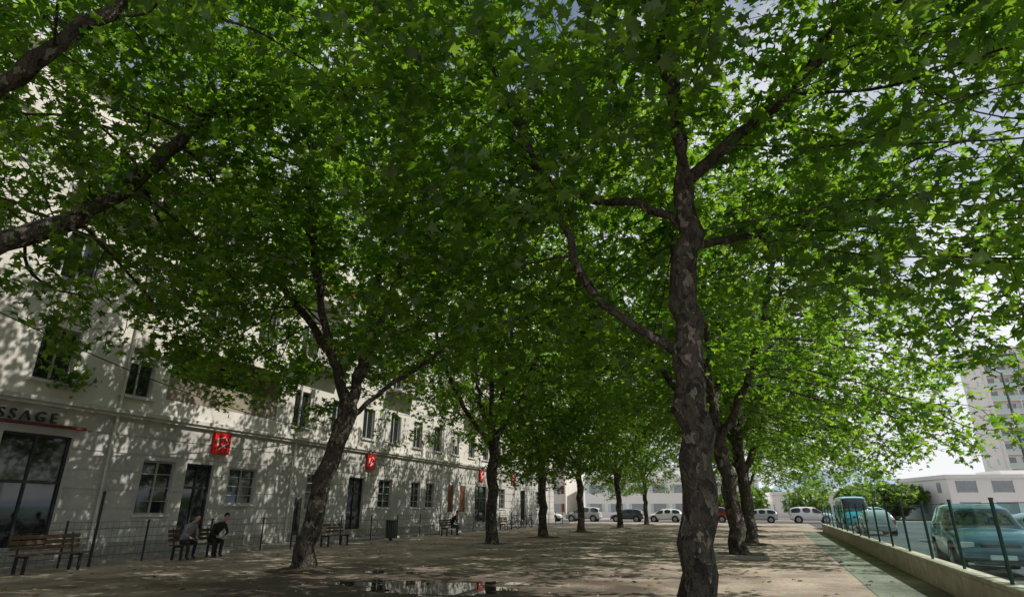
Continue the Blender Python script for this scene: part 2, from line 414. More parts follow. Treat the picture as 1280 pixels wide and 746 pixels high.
for i,(x,y) in enumerate(tree_locs):
    e=empty('tree_pit',(x,y,0))
    mb=MB(); 
    N=28; rr=.95
    ring=[]
    for k in range(N):
        a=2*math.pi*k/N; q=rr*(1+.12*noise.noise(Vector((math.cos(a)*2,math.sin(a)*2,i*3.1))))
        ring.append((q*math.cos(a),q*math.sin(a)))
    mb.v.append((0,0,.07)); 
    for q in ring: mb.v.append((q[0]*.6,q[1]*.6,.06))
    for q in ring: mb.v.append((q[0],q[1],.004))
    mi=mb.mi('soil')
    for k in range(N):
        j=(k+1)%N
        mb.f.append((0,1+k,1+j)); mb.m.append(mi)
        mb.f.append((1+k,1+N+k,1+N+j,1+j)); mb.m.append(mi)
    mb.obj('soil',e,smooth=True)
    if i in (3,8):
        mb=MB(); s=.75
        mb.box(-s,s,-s-.12,-s,0,.14,'kerb'); mb.box(-s,s,s,s+.12,0,.14,'kerb')
        mb.box(-s-.12,-s,-s-.12,s+.12,0,.138,'kerb'); mb.box(s,s+.12,-s-.12,s+.12,0,.138,'kerb')
        mb.obj('kerb_edging',e,bevel=.015)

# ------------------------------------------------------------------ ground
g=MB(); g.quad((-4000,-4000,0),(4000,-4000,0),(4000,4000,0),(-4000,4000,0),'dirt'); g.obj('ground')
g=MB(); g.quad((-21.5,-30,.006),(-18.7,-30,.006),(-18.7,74,.006),(-21.5,74,.006),'pave'); g.obj('pavement')
g=MB(); g.box(-18.7,-18.55,-30,73.5,0,.10,'kerb'); g.obj('kerb',bevel=.01)
wa=Vector((3.35,9.0)); wb=Vector((5.1,50.0))
wd=(wb-wa).normalized(); wn=Vector((wd.y,-wd.x))
p0=wa-wd*30
g=MB(); 
q0=p0+wn*.24; q1=wb+wn*.24
g.quad((q0.x,q0.y,.004),(70,q0.y,.004),(70,74,.004),(q1.x+.9,74,.004),'asphalt'); 
g.obj('car_park')
g=MB(); g.quad((-90,74.02,.005),(120,74.02,.005),(120,88,.005),(-90,88,.005),'asphalt'); g.obj('road')
g=MB()
for k in range(-20,28): g.box(k*4,k*4+2,80.9,81.05,.006,.011,'white')
g.obj('road_marking')
g=MB()
for k in range(10):
    y=16+k*2.6
    g.box(8.6,13.2,y,y+.1,.005,.010,'white')
g.obj('parking_bay_marking')
def puddle(cx,cy,rx,ry,sd):
    mb=MB(); N=72; mb.v.append((cx,cy,.007))
    for k in range(N):
        a=2*math.pi*k/N; c,s=math.cos(a),math.sin(a)
        q=1+.6*noise.noise(Vector((c*1.3,s*1.3,sd)))+.35*noise.noise(Vector((c*4,s*4,sd)))
        mb.v.append((cx+rx*q*c,cy+ry*q*s,.007))
    mi=mb.mi('water')
    for k in range(N): mb.f.append((0,1+k,1+(k+1)%N)); mb.m.append(mi)
    mb.obj('puddle')
puddle(-6.9,12.4,2.1,1.0,1.2); puddle(-4.9,10.8,1.3,.55,4.2); puddle(-8.9,14.8,.9,.35,7.7); puddle(-5.2,13.6,.6,.25,9.7)
rs=np.random.RandomState(3); N=900
P=np.stack([rs.uniform(-17,3,N),rs.uniform(4,45,N),np.full(N,.02)],1)
me=leaf_mesh('fallen_leaves',P,rs.uniform(.08,.16,N),rs,.15,'leaf'); 
lm_=mat('dry_leaf',(.22,.14,.05),(.12,.08,.03),scale=2); me.materials[0]=lm_
link(D.objects.new('fallen_leaves',me))
mb=MB(); rq=random.Random(12)
for k in range(420):
    x=rq.uniform(-16,3); y=rq.uniform(6,34); r=rq.uniform(.012,.035)
    n=len(mb.v)
    mb.v+=[(x+r*rq.uniform(.7,1.3),y,.0),(x,y+r*rq.uniform(.7,1.3),0),(x-r*rq.uniform(.7,1.3),y,0),(x,y-r,0),(x+r*.2,y,r*rq.uniform(.6,1.1))]
    for q in ((0,1,4),(1,2,4),(2,3,4),(3,0,4)): mb.f.append(tuple(n+i for i in q)); mb.m.append(mb.mi('kerb'))
mb.obj('gravel',smooth=True)

# ------------------------------------------------------------------ low wall and fence (right)
e=empty('low_wall')
mb=MB(); 
def oriented(mb,a,b,off0,off1,z0,z1,k):
    d=(b-a).normalized(); n=Vector((d.y,-d.x))
    c=[a+n*off0,b+n*off0,b+n*off1,a+n*off1]; s=len(mb.v)
    for z in (z0,z1):
        for q in c: mb.v.append((q.x,q.y,z))
    for q in ((0,1,2,3),(7,6,5,4),(0,4,5,1),(1,5,6,2),(2,6,7,3),(3,7,4,0)):
        mb.f.append(tuple(s+i for i in q)[::-1]); mb.m.append(mb.mi(k))
nb=14
tot=(wb-p0).length
for k in range(nb):
    a=p0+wd*(tot*k/nb+.006); b=p0+wd*(tot*(k+1)/nb-.006)
    oriented(mb,a,b,0,.24,0,.46,'wall')
    oriented(mb,a,b,-.03,.27,.462,.54,'wall')
mb.obj('wall_body',e,bevel=.02)
e=empty('panel_fence')
mb=MB(); k=0.0
while k<tot:
    p=p0+wd*k+wn*.12; mb.tube((p.x,p.y,.53),(p.x,p.y,1.72),.028,'green',8); mb.tube((p.x,p.y,1.72),(p.x,p.y,1.75),.034,'green',8); k+=2.5
mb.obj('posts',e)
mb=MB(); k=0.0
while k+2.5<tot:
    a=p0+wd*(k+.05)+wn*.118; b=p0+wd*(k+2.45)+wn*.118
    mb.quad((a.x,a.y,.57),(b.x,b.y,.57),(b.x,b.y,1.66),(a.x,a.y,1.66),'panel')
    oriented(mb,p0+wd*(k+.04),p0+wd*(k+2.46),.112,.124,1.662,1.672,'green')
    k+=2.5
mb.obj('panels',e)

e=empty('post_and_wire_fence')
mb=MB(); y=2.0
while y<73:
    mb.tube((-18.3,y,0),(-18.3,y,1.25),.03,'metal',8); y+=2.6
mb.obj('posts',e)
mb=MB()
for z in (.25,.5,.75,1.0,1.2): mb.tube((-18.3,2,z),(-18.3,73,z),.007,'metal',4)
y=2.0
while y<73: mb.tube((-18.3,y,.1),(-18.3,y,1.2),.004,'metal',3,cap=False); y+=.2
mb.obj('wires',e)

# ------------------------------------------------------------------ apartment building with bank on ground floor
FX=-21.5; Y0,Y1=-12.0,72.0; H=17.2
bld=empty('apartment_building')
ops=[]
ops+=[(8.2,11.6,.25,3.9,'shop'),(11.9,14.1,.25,3.9,'shop'),(16.9,18.4,1.35,3.35,'win'),(18.9,20.3,.1,3.35,'door'),(21.2,22.9,1.75,3.3,'win'),
      (26.5,28,1.5,3.3,'win'),(30.2,31.8,.1,3.3,'door'),(33.4,35,1.6,3.3,'win'),(37.5,38.8,1.6,3.3,'win'),(39.6,40.9,1.6,3.3,'win'),
      (43.2,44.2,1.3,3.3,'shut'),(45.4,46.4,1.3,3.3,'shut'),(48.4,51,.1,3.4,'door'),(54,55.5,1.5,3.3,'win'),(60,61.5,.1,3.3,'door'),(65,66.5,1.5,3.3,'win')]
for y in (-8,-4,0,4): ops.append((y,y+1.6,1.5,3.4,'win'))
for fl,(z0,z1) in enumerate([(5.65,7.5),(9.25,11.1),(12.85,14.7)]):
    y=-9.8
    while y<70:
        if fl==0 and 16.5<y<24: y+=3.15; continue
        ops.append((y,y+1.25,z0,z1,'win')); y+=3.15
ops.append((17.3,23.6,5.75,8.1,'loggia'))
def inside(y,z): 
    for o_ in ops:
        if o_[0]<y<o_[1] and o_[2]<z<o_[3]: return True
    return False
grooves=[.9,1.55,2.2,2.85,3.5,4.15]
ys=sorted(set([Y0,Y1]+[o_[0] for o_ in ops]+[o_[1] for o_ in ops]))
zs=sorted(set([0,.45,4.9,H]+[o_[2] for o_ in ops]+[o_[3] for o_ in ops]+[g_ for g_ in grooves]+[g_+.035 for g_ in grooves]))
mb=MB()
for i in range(len(ys)-1):
    for j in range(len(zs)-1):
        a,b,c,d=ys[i],ys[i+1],zs[j],zs[j+1]
        if b-a<1e-6 or d-c<1e-6 or inside((a+b)/2,(c+d)/2): continue
        k='facade_lo' if d<=4.91 else 'facade'
        gr=any(abs(c-g_)<1e-6 for g_ in grooves)
        x=FX-.035 if gr else FX
        mb.quad((x,a,c),(x,b,c),(x,b,d),(x,a,d),k)
        if gr:
            mb.quad((x,a,c),(FX,a,c),(FX,b,c),(x,b,c),k); mb.quad((x,a,d),(x,b,d),(FX,b,d),(FX,a,d),k)
for (a,b,c,d,t) in ops:
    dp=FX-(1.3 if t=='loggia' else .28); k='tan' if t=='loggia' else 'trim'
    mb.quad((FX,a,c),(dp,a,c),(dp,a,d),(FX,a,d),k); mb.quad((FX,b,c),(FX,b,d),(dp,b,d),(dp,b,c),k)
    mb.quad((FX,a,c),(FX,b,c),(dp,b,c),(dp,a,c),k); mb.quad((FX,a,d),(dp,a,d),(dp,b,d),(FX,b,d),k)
mb.quad((FX,Y0,0),(FX,Y0,H),(FX-12,Y0,H),(FX-12,Y0,0),'facade'); mb.quad((FX,Y1,0),(FX-12,Y1,0),(FX-12,Y1,H),(FX,Y1,H),'facade')
mb.quad((FX-12,Y0,0),(FX-12,Y0,H),(FX-12,Y1,H),(FX-12,Y1,0),'facade')
mb.quad((FX,Y0,H),(FX,Y1,H),(FX-12,Y1,H),(FX-12,Y0,H),'roof')
mb.obj('walls',bld)
gl=MB(); fr=MB(); tr=MB(); sh=MB()
ri=random.Random(4)
for (a,b,c,d,t) in ops:
    x=FX-.2
    if t=='loggia':
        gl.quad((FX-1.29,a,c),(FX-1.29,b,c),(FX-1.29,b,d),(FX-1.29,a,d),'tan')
        for q in (a+.5,a+3.6):
            gl.quad((FX-1.27,q,c+.1),(FX-1.27,q+1.4,c+.1),(FX-1.27,q+1.4,d-.2),(FX-1.27,q,d-.2),'glass')
        sh.box(FX-.06,FX-.02,a,b,c,c+.95,'tan')
        continue
    if t=='shut':
        sh.box(FX-.12,FX-.06,a,(a+b)/2-.01,c,d,'brown'); sh.box(FX-.12,FX-.06,(a+b)/2+.01,b,c,d,'brown')
        z=c+.1
        while z<d-.1: sh.box(FX-.06,FX-.045,a+.08,(a+b)/2-.08,z,z+.05,'brown'); sh.box(FX-.06,FX-.045,(a+b)/2+.08,b-.08,z,z+.05,'brown'); z+=.1
        continue
    gl.quad((x,a,c),(x,b,c),(x,b,d),(x,a,d),'glass')
    k='darkframe' if t in('shop','door') else 'frame'
    w=.07; f0,f1=x+.003,x+.06
    fr.box(f0,f1,a,a+w,c,d,k); fr.box(f0,f1,b-w,b,c,d,k); fr.box(f0,f1,a+w,b-w,c,c+w,k); fr.box(f0,f1,a+w,b-w,d-w,d,k)
    if b-a>1.0: fr.box(f0,f1-.005,(a+b)/2-.035,(a+b)/2+.035,c+w,d-w,k)
    if t=='win' and c<5:
        for q in range(1,4):
            z=c+(d-c)*q/4; fr.box(f0+.01,f1-.02,a+w,b-w,z-.015,z+.015,k)
    if t in('door','shop'): fr.box(f0,f1-.01,a+w,b-w,2.35,2.45,k)
    if t=='win' and c>5:
        if ri.random()<.5:
            hh=ri.uniform(.25,1.1); gl.box(x+.004,x+.02,a+w,b-w,d-w-hh,d-w,'blind')
        tr.box(FX+.002,FX+.10,a-.12,b+.12,c-.10,c,'trim')
        if ri.random()<.25:
            sh.box(FX+.003,FX+.05,a-.62,a-.03,c+.02,d,'trim'); sh.box(FX+.003,FX+.05,b+.03,b+.62,c+.02,d,'trim')
    elif t=='win': tr.box(FX+.002,FX+.07,a-.08,b+.08,c-.08,c,'trim')
gl.obj('window_glass',bld); fr.obj('window_frames',bld); sh.obj('shutters',bld)
tr.box(FX+.002,FX+.22,Y0,Y1,4.92,5.08,'trim'); tr.box(FX+.002,FX+.14,Y0,Y1,4.80,4.918,'trim')
tr.box(FX+.002,FX+.45,Y0,Y1,H-.25,H-.02,'trim'); tr.box(FX+.002,FX+.3,Y0,Y1,H-.42,H-.252,'trim')
tr.box(FX+.002,FX+.06,Y0,Y1,0.002,.44,'kerb')
tr.obj('cornices_and_sills',bld,bevel=.01)
bal=MB(); fl_pts=[]
for (y0,y1,z) in [(12.0,16.2,12.75),(24.2,28.3,9.1),(24.2,28.3,12.7),(33.5,37,9.1),(46,50,9.1),(33.5,37,12.7),(6,9.5,9.15)]:
    bal.box(FX+.002,FX+1.0,y0,y1,z-.18,z,'trim')
    bal.box(FX+.93,FX+.97,y0+.02,y1-.02,z+.95,z+1.0,'metal')
    y=y0+.03
    while y<y1-.03: bal.box(FX+.94,FX+.96,y,y+.02,z,z+.95,'metal'); y+=.12
    bal.box(FX+.98,FX+1.2,y0+.3,y1-.3,z+.62,z+.82,'terracotta')
    for k in range(60): fl_pts.append((FX+1.1+ri.gauss(0,.12),ri.uniform(y0+.3,y1-.3),z+.95+ri.gauss(0,.12)))
bal.obj('balconies',bld)
P=np.array(fl_pts); rs=np.random.RandomState(9)
me=leaf_mesh('balcony_flowers',P[::2],rs.uniform(.12,.2,len(P[::2])),rs,1.0,'flower'); link(D.objects.new('balcony_flowers',me),bld)
P2=np.repeat(P,3,axis=0)+rs.normal(size=(len(P)*3,3))*.12-np.array([0,0,.1])
me=leaf_mesh('balcony_plants',P2,rs.uniform(.1,.18,len(P2)),rs,1.0,'leaf'); link(D.objects.new('balcony_plants',me),bld)
mb=MB()
for y in (15.4,25.2,42,58,70): mb.tube((FX+.1,y,.1),(FX+.1,y,H-.45),.05,'trim',8)
mb.obj('downpipes',bld)
P=np.stack([rs.normal(FX+.2,.12,160),rs.normal(13.4,.35,160),rs.normal(5.9,.2,160)],1)
me=leaf_mesh('window_plant',P,rs.uniform(.12,.2,160),rs,1.0,'leaf'); link(D.objects.new('window_plant',me),bld)

for y in (20.4,32.2,49.6,57.6):
    e=empty('bank_sign',(FX,y,4.28))
    mb=MB(); mb.box(.01,.16,-.45,.45,-.45,.45,'red'); mb.obj('panel',e,bevel=.01)
    mb=MB(); x=.163
    mb.box(x,x+.006,-.30,-.22,-.1,.22,'white'); mb.tube((x+.003,-.2,-.26),(x+.003,.28,.04),.028,'white',4); mb.tube((x+.003,-.18,.2),(x+.003,.1,.28),.022,'white',4)
    mb.tube((x+.003,-.1,-.02),(x+.003,.2,-.2),.022,'white',4); mb.tube((x+.003,.1,.26),(x+.003,.24,.1),.02,'white',4)
    mb.obj('emblem',e)
e=empty('shop_sign',(FX,11,4.25))
mb=MB(); mb.box(.02,.22,-3.2,3.3,-.10,-.02,'dullred'); mb.obj('fascia',e)
cu=D.curves.new('letters','FONT'); cu.body='C A R R O S S A G E'; cu.size=.46; cu.extrude=.05; cu.align_x='CENTER'
to=D.objects.new('letters',cu); to.location=(.12,.3,.02); to.rotation_euler=(math.radians(90),0,math.radians(90)); link(to,e); cu.materials.append(M['darkframe'])

mb=MB(); pts=[]
for k in range(25):
    t=k/24; pts.append((-17.5+t*(-4),4+t*26,7.6-1.8*t-1.0*4*t*(1-t)))
for a,b in zip(pts[:-1],pts[1:]): mb.tube(a,b,.018,'metal',5,cap=False)
mb.obj('overhead_cable')

# ------------------------------------------------------------------ benches, bin, notice board
def bench(x,y,rot=0):
    e=empty('park_bench',(x,y,0),rot)
    mb=MB()
    for i in range(4): mb.box(-.2+i*.11,-.2+i*.11+.09,-.9,.9,.43,.465,'wood')
    mb.obj('seat',e,bevel=.006)
    mb=MB()
    for i in range(3):
        z=.56+i*.13; x0=-.27-i*.03; mb.box(x0,x0+.035,-.9,.9,z,z+.1,'wood')
    mb.obj('backrest',e,bevel=.006)
    for j,yy in enumerate((-.7,.7)):
        mb=MB(); mb.box(-.2,.22,yy-.03,yy+.03,.38,.428,'metal'); mb.box(.14,.2,yy-.03,yy+.03,0,.38,'metal'); mb.box(-.22,-.16,yy-.03,yy+.03,0,.38,'metal')
        mb.tube((-.2,yy,.4),(-.345,yy,.95),.025,'metal',6); mb.obj('leg_%d'%(j+1),e)
    return e
bench(-17.5,11.6); bench(-17.5,9.4); bench(-17.5,16.3); bench(-17.4,23.8); bench(-17.2,35.0); bench(-17.3,45)
def bin_(x,y):
    e=empty('litter_bin',(x,y,0)); mb=MB()
    mb.tube((0,0,.12),(0,0,.95),.25,'metal',16,r2=.28); mb.tube((0,0,.95),(0,0,1.0),.30,'metal',16); mb.tube((0,0,0),(0,0,.12),.08,'metal',8)
    mb.obj('body',e)
    mb=MB()
    for k in range(16):
        a=2*math.pi*k/16; mb.tube((.265*math.cos(a),.265*math.sin(a),.15),(.295*math.cos(a),.295*math.sin(a),.93),.012,'galv',4)
    mb.obj('slats',e)
bin_(-17.4,28.5)
e=empty('notice_board',(-17.6,21.3,0),.2)
mb=MB(); mb.tube((0,-.22,0),(0,-.22,2.0),.035,'metal',8); mb.tube((0,.22,0),(0,.22,2.0),.035,'metal',8); mb.obj('posts',e)
mb=MB(); mb.box(-.03,.03,-.19,.19,.55,1.95,'darkframe'); mb.box(.032,.036,-.15,.15,.7,1.85,'glass'); mb.obj('panel',e)
e=empty('street_post',(-17.9,13.0,0)); mb=MB(); mb.tube((0,0,0),(0,0,2.0),.04,'metal',8); mb.tube((0,0,2.0),(0,0,2.08),.06,'metal',8,r2=.02); mb.obj('pole',e)

def bicycle(x,y,rot):
    e=empty('bicycle',(x,y,0),rot)
    for j,xx in enumerate((-.52,.52)):
        mb=MB(); N=20
        for k in range(N):
            a=2*math.pi*k/N;b=2*math.pi*(k+1)/N
            mb.tube((xx+.33*math.cos(a),0,.35+.33*math.sin(a)),(xx+.33*math.cos(b),0,.35+.33*math.sin(b)),.018,'tire',5,cap=False)
            if k%2==0: mb.tube((xx,0,.35),(xx+.32*math.cos(a),0,.35+.32*math.sin(a)),.003,'galv',3)
        mb.obj('wheel_%d'%(j+1),e)
    mb=MB()
    for p,q in [((-.52,0,.35),(-.1,0,.3)),((-.1,0,.3),(-.2,0,.85)),((-.2,0,.78),(.36,0,.82)),((-.1,0,.3),(.38,0,.74)),((-.52,0,.35),(-.18,0,.75)),((.52,0,.35),(.36,0,.95)),((.36,-.25,1.0),(.36,.25,1.0)),((.36,0,.9),(.36,0,1.0))]:
        mb.tube(p,q,.016,'dullred',6)
    mb.obj('frame',e)
    mb=MB(); mb.box(-.32,-.08,-.06,.06,.86,.92,'tire'); mb.obj('saddle',e,bevel=.02)
bicycle(-17.6,47.5,1.2); bicycle(-17.5,49.3,1.5); bicycle(-17.6,51,1.35)

# ------------------------------------------------------------------ people
def skin_part(verts,edges,rad,sub=2):
    me=D.meshes.new('sk'); me.from_pydata(verts,edges,[]); o=D.objects.new('sk',me); link(o)
    md=o.modifiers.new('s','SKIN'); md.use_smooth_shade=True
    for i,r in enumerate(rad):
        sv=me.skin_vertices[0].data[i]; sv.radius=(r,r) if not isinstance(r,tuple) else r; sv.use_root=(i==0)
    o.modifiers.new('ss','SUBSURF').levels=sub
    dg=bpy.context.evaluated_depsgraph_get(); dg.update()
    m2=D.meshes.new_from_object(o.evaluated_get(dg)); D.objects.remove(o)
    m2.polygons.foreach_set('use_smooth',[True]*len(m2.polygons))
    return m2
def person(x,y,z,rot,top,legs,lean=.12,armspread=0,name='seated_person',hairlong=False):
    e=empty(name,(x,y,z),rot)
    L_=lean
    V=[(0,0,.57),(0,.02+L_*.3,.78),(0,.02+L_*.9,1.0),(0,.03+L_*1.25,1.12),(0,.05+L_*1.6,1.2),(0,.06+L_*1.8,1.29),(0,.05+L_*1.9,1.37)]
    Rr=[(.17,.13),(.145,.11),(.17,.12),.07,.06,(.078,.092),(.07,.08)]
    E=[(i,i+1) for i in range(6)]
    hands=[]
    for s in (-1,1):
        b=len(V)
        V+= [(s*.09,.08,.55),(s*.15,.44,.53),(s*.15,.42+.03*s,.28),(s*.15,.40+.03*s,.09),(s*.16,.53+.03*s,.05)]
        Rr+=[.095,.07,.055,.045,.04]; E+=[(0,b),(b,b+1),(b+1,b+2),(b+2,b+3),(b+3,b+4)]
        b=len(V); sh=(s*.185,.02+L_*1.0,1.05)
        el=(s*(.25+armspread),.10+L_*.9,.80); wr=(s*.13,.34+L_*.4,.68); pm=(s*.10,.41+L_*.4,.655)
        V+=[sh,el,wr,pm]; Rr+=[.065,.045,.03,(.036,.022)]
        E+=[(2,b),(b,b+1),(b+1,b+2),(b+2,b+3)]; hands.append((s,pm))
    me=skin_part(V,E,Rr)
    for k in (top,legs,'skin','leather'): me.materials.append(M[k])
    for p in me.polygons:
        c=p.center
        if c.z>1.155 and abs(c.x)<.12: k=2
        elif c.z<.11: k=3
        elif c.y>.30+L_*.4 and .60<c.z<.75 and abs(c.x)<.15: k=2
        elif c.z<.62: k=1
        else: k=0
        p.material_index=k
    link(D.objects.new('body',me),e)
    for j,(s,pm) in enumerate(hands):
        V=[];E=[];R_=[]
        for f in range(4):
            b=len(V); ox=(f-1.5)*.019; ln=(.75,.95,1,.85)[f]
            V+=[(pm[0]+ox,pm[1]-.02,pm[2]),(pm[0]+ox,pm[1]+.04*ln,pm[2]-.005),(pm[0]+ox,pm[1]+.07*ln,pm[2]-.03),(pm[0]+ox,pm[1]+.075*ln,pm[2]-.055)]
            E+=[(b,b+1),(b+1,b+2),(b+2,b+3)]; R_+=[.010,.009,.008,.007]
        b=len(V); V+=[(pm[0]-s*.02,pm[1]-.03,pm[2]),(pm[0]-s*.055,pm[1],pm[2]-.01),(pm[0]-s*.06,pm[1]+.03,pm[2]-.025)]; E+=[(b,b+1),(b+1,b+2)]; R_+=[.011,.010,.008]
        m=skin_part(V,E,R_,1); m.materials.append(M['skin']); link(D.objects.new('fingers_%d'%(j+1),m),e)
    hy=.06+L_*1.8
    import bmesh
    def ell(nm,c,r,k,cut=None,seg=16):
        bm=bmesh.new(); bmesh.ops.create_uvsphere(bm,u_segments=seg,v_segments=seg//2+2,radius=1)
        for v in bm.verts: v.co=Vector((v.co.x*r[0]+c[0],v.co.y*r[1]+c[1],v.co.z*r[2]+c[2]))
        if cut: bmesh.ops.delete(bm,geom=[v for v in bm.verts if cut(v.co)],context='VERTS')
        for f in bm.faces: f.smooth=True
        m=D.meshes.new(nm); bm.to_mesh(m); bm.free(); m.materials.append(M[k]); link(D.objects.new(nm,m),e)
    ell('hair',(0,hy-.018,1.355),(.088,.105,.10),'hair',lambda c:(c.y>hy+.045 and c.z<1.385) or c.z<(1.18 if hairlong else 1.30))
    ell('nose',(0,hy+.095,1.30),(.012,.018,.02),'skin',seg=8)
    ell('mouth',(0,hy+.082,1.255),(.024,.008,.006),'tail',seg=8)
    for s in (-1,1):
        ell('eye_%d'%(s+2),(s*.03,hy+.082,1.325),(.011,.008,.007),'hair',seg=8); ell('ear_%d'%(s+2),(s*.082,hy-.005,1.31),(.012,.02,.03),'skin',seg=8)
R90=-math.pi/2
person(-17.52,15.75,.0,R90,'greycloth','blackcloth',.25)
person(-17.52,16.95,.0,R90-.25,'blackcloth','blackcloth',.38,.03,hairlong=True)
person(-17.22,35.2,.0,R90+.1,'blackcloth','jeans',.2)

# ------------------------------------------------------------------ cars
def carpaint(name,c): 
    m=mat(name,c,tuple(x*.92 for x in c),rough=.22,scale=.5,spec=.6,metal=.0); m.node_tree.nodes['Principled BSDF'].inputs['Coat Weight'].default_value=.7; return m
M['p_blue']=carpaint('paint_blue_grey',(.08,.15,.20)); M['p_white']=carpaint('paint_white',(.75,.75,.74)); M['p_silver']=carpaint('paint_silver',(.42,.43,.44))
M['p_dark']=carpaint('paint_dark',(.03,.035,.045)); M['p_red']=carpaint('paint_red',(.35,.03,.03)); M['p_teal']=carpaint('paint_teal',(.03,.38,.44))
def car(x,y,rot,paint,kind='hatch',sc=1.0,name='parked_car'):
    e=empty(name,(x,y,0),rot); e.scale=(sc,)*3
    if kind=='van':
        st=[(-2.55,.5,.95,1.3,.84,.78,0),(-2.5,.32,1.15,2.15,.92,.86,0),(-2.35,.28,1.2,2.3,.95,.86,0),(-1.0,.28,1.2,2.33,.95,.86,0),(.5,.28,1.2,2.32,.95,.86,0),(.6,.28,1.2,2.31,.95,.85,1),(1.25,.28,1.18,2.22,.95,.8,1),(2.05,.28,1.12,1.25,.94,.74,0),(2.45,.32,.95,1.05,.9,.7,0),(2.55,.45,.7,.75,.82,.64,0)]
        wx=(-1.5,1.65)
    elif kind=='suv':
        st=[(-2.2,.5,.85,.9,.80,.7,0),(-2.14,.35,1.05,1.12,.88,.80,0),(-2.02,.28,1.08,1.45,.91,.70,1),(-1.75,.27,1.07,1.64,.92,.68,1),(-.98,.27,1.06,1.70,.92,.68,0),(-.9,.27,1.06,1.70,.92,.68,1),(.02,.27,1.05,1.69,.92,.68,0),(.1,.27,1.05,1.68,.92,.68,1),(.55,.27,1.04,1.58,.92,.67,1),(1.2,.27,1.02,1.10,.91,.74,0),(1.85,.29,.96,1.02,.89,.72,0),(2.15,.35,.82,.88,.85,.66,0),(2.22,.48,.64,.66,.78,.6,0)]
        wx=(-1.35,1.4)
    else:
        st=[(-2.0,.45,.78,.82,.76,.66,0),(-1.95,.33,.94,1.0,.83,.74,0),(-1.8,.26,.97,1.28,.86,.64,1),(-1.45,.25,.96,1.43,.87,.61,1),(-.85,.25,.95,1.48,.87,.61,0),(-.77,.25,.95,1.48,.87,.61,1),(.05,.25,.93,1.47,.87,.61,0),(.13,.25,.93,1.46,.87,.61,1),(.5,.25,.92,1.36,.87,.61,1),(1.1,.25,.90,.96,.86,.68,0),(1.65,.27,.82,.87,.84,.66,0),(1.95,.34,.68,.72,.8,.62,0),(2.02,.45,.56,.58,.73,.56,0)]
        wx=(-1.2,1.27)
    V=[];F=[];MI=[]
    for (sx,zb,zt,ztp,w,wt,gf) in st:
        half=[(w*.82,zb),(w*.98,zb+.10),(w,zb+(zt-zb)*.55),(w*.965,zt),(wt,ztp-.045),(wt*.80,ztp),(wt*.35,ztp+.015)]
        ring=half+[(-a,b) for a,b in half[::-1]]
        for a,b in ring: V.append((sx,a,b))
    n=14
    for i in range(len(st)-1):
        for j in range(n):
            k=(j+1)%n; F.append((i*n+j,i*n+k,(i+1)*n+k,(i+1)*n+j)) 
            g_=st[i][6]
            zt0,zt1=st[i][3]-st[i][2],st[i+1][3]-st[i+1][2]
            m=0
            if j in (3,9) and (g_==1): m=1
            if j in (5,6,7,4,8) and abs(st[i][3]-st[i+1][3])>.2 and max(zt0,zt1)>.35 and j!=13: m=1
            if kind=='van' and st[i][0]<-2.3 : m=0
            MI.append(m)
    F.append(tuple(range(n))); MI.append(0); F.append(tuple((len(st)-1)*n+i for i in range(n))[::-1]); MI.append(0)
    me=D.meshes.new('body'); me.from_pydata(V,[],F); me.materials.append(M[paint]); me.materials.append(M['glass'])
    me.polygons.foreach_set('material_index',MI); me.polygons.foreach_set('use_smooth',[True]*len(F)); me.update()
    import bmesh as _b
    bm=_b.new(); bm.from_mesh(me); _b.ops.recalc_face_normals(bm,faces=bm.faces)
    ly=bm.edges.layers.float.new('crease_edge')
    for ed in bm.edges:
        fs=ed.link_faces
        if len(fs)==2 and fs[0].material_index!=fs[1].material_index: ed[ly]=.8
    bm.to_mesh(me); bm.free()
    o=link(D.objects.new('body',me),e); o.modifiers.new('s','SUBSURF').levels=2; o.modifiers['s'].render_levels=2
    W_=st[5][4]
    r=.33 if kind=='hatch' else .36
    t=MB(); ar=MB()
    wi=0
    for xx in wx:
        for s in (-1,1):
            mb=MB(); mb.tube((xx,s*(W_-.20),r),(xx,s*(W_+.012),r),r,'tire',24); mb.tube((xx,s*(W_+.010),r),(xx,s*(W_+.02),r),r*.66,'rim',16)
            for q in range(5):
                a=2*math.pi*q/5; mb.tube((xx+.06*math.cos(a),s*(W_+.022),r+.06*math.sin(a)),(xx+.2*math.cos(a),s*(W_+.022),r+.2*math.sin(a)),.018,'galv',4)
            wi+=1; mb.obj('wheel_%d'%wi,e)
            ar.tube((xx,s*(W_-.25),r+.02),(xx,s*(W_+.004),r+.02),r+.07,'tire',28)
    ar.obj('wheel_arches',e)
    fx=st[-2][0]; rx=st[1][0]; zf=st[-2][2]; zr=st[1][2]
    for s in (-1,1):
        t.box(fx-.12,fx+.045,s*.66-.15,s*.66+.15,zf-.14,zf-.01,'lamp_glass'); t.box(rx-.03,rx+.1,s*.72-.09,s*.72+.09,zr-.28,zr-.02,'tail')
        if s>0: t.box(.62,.80,W_+.02,W_+.17,st[5][2]+.02,st[5][2]+.15,'p_dark')
        else: t.box(.62,.80,-(W_+.17),-(W_+.02),st[5][2]+.02,st[5][2]+.15,'p_dark')
    t.box(st[-1][0]-.02,st[-1][0]+.03,-.26,.26,.42,.53,'white'); t.box(st[0][0]-.03,st[0][0]+.03,-.26,.26,.55,.66,'white')
    t.box(fx-.02,fx+.06,-.4,.4,zf-.14,zf-.06,'p_dark'); t.box(st[-1][0]-.06,st[-1][0]+.02,-.6,.6,.24 if kind=='hatch' else .3,.40,'p_dark')
    t.obj('lights_and_trim',e,bevel=.015)
    return e
h=math.pi/2
car(5.95,20.6,-h-.12,'p_blue','suv')
car(10.3,24.0,-.05,'p_white'); car(11.4,29.0,0,'p_silver'); car(11,37,0,'p_white')
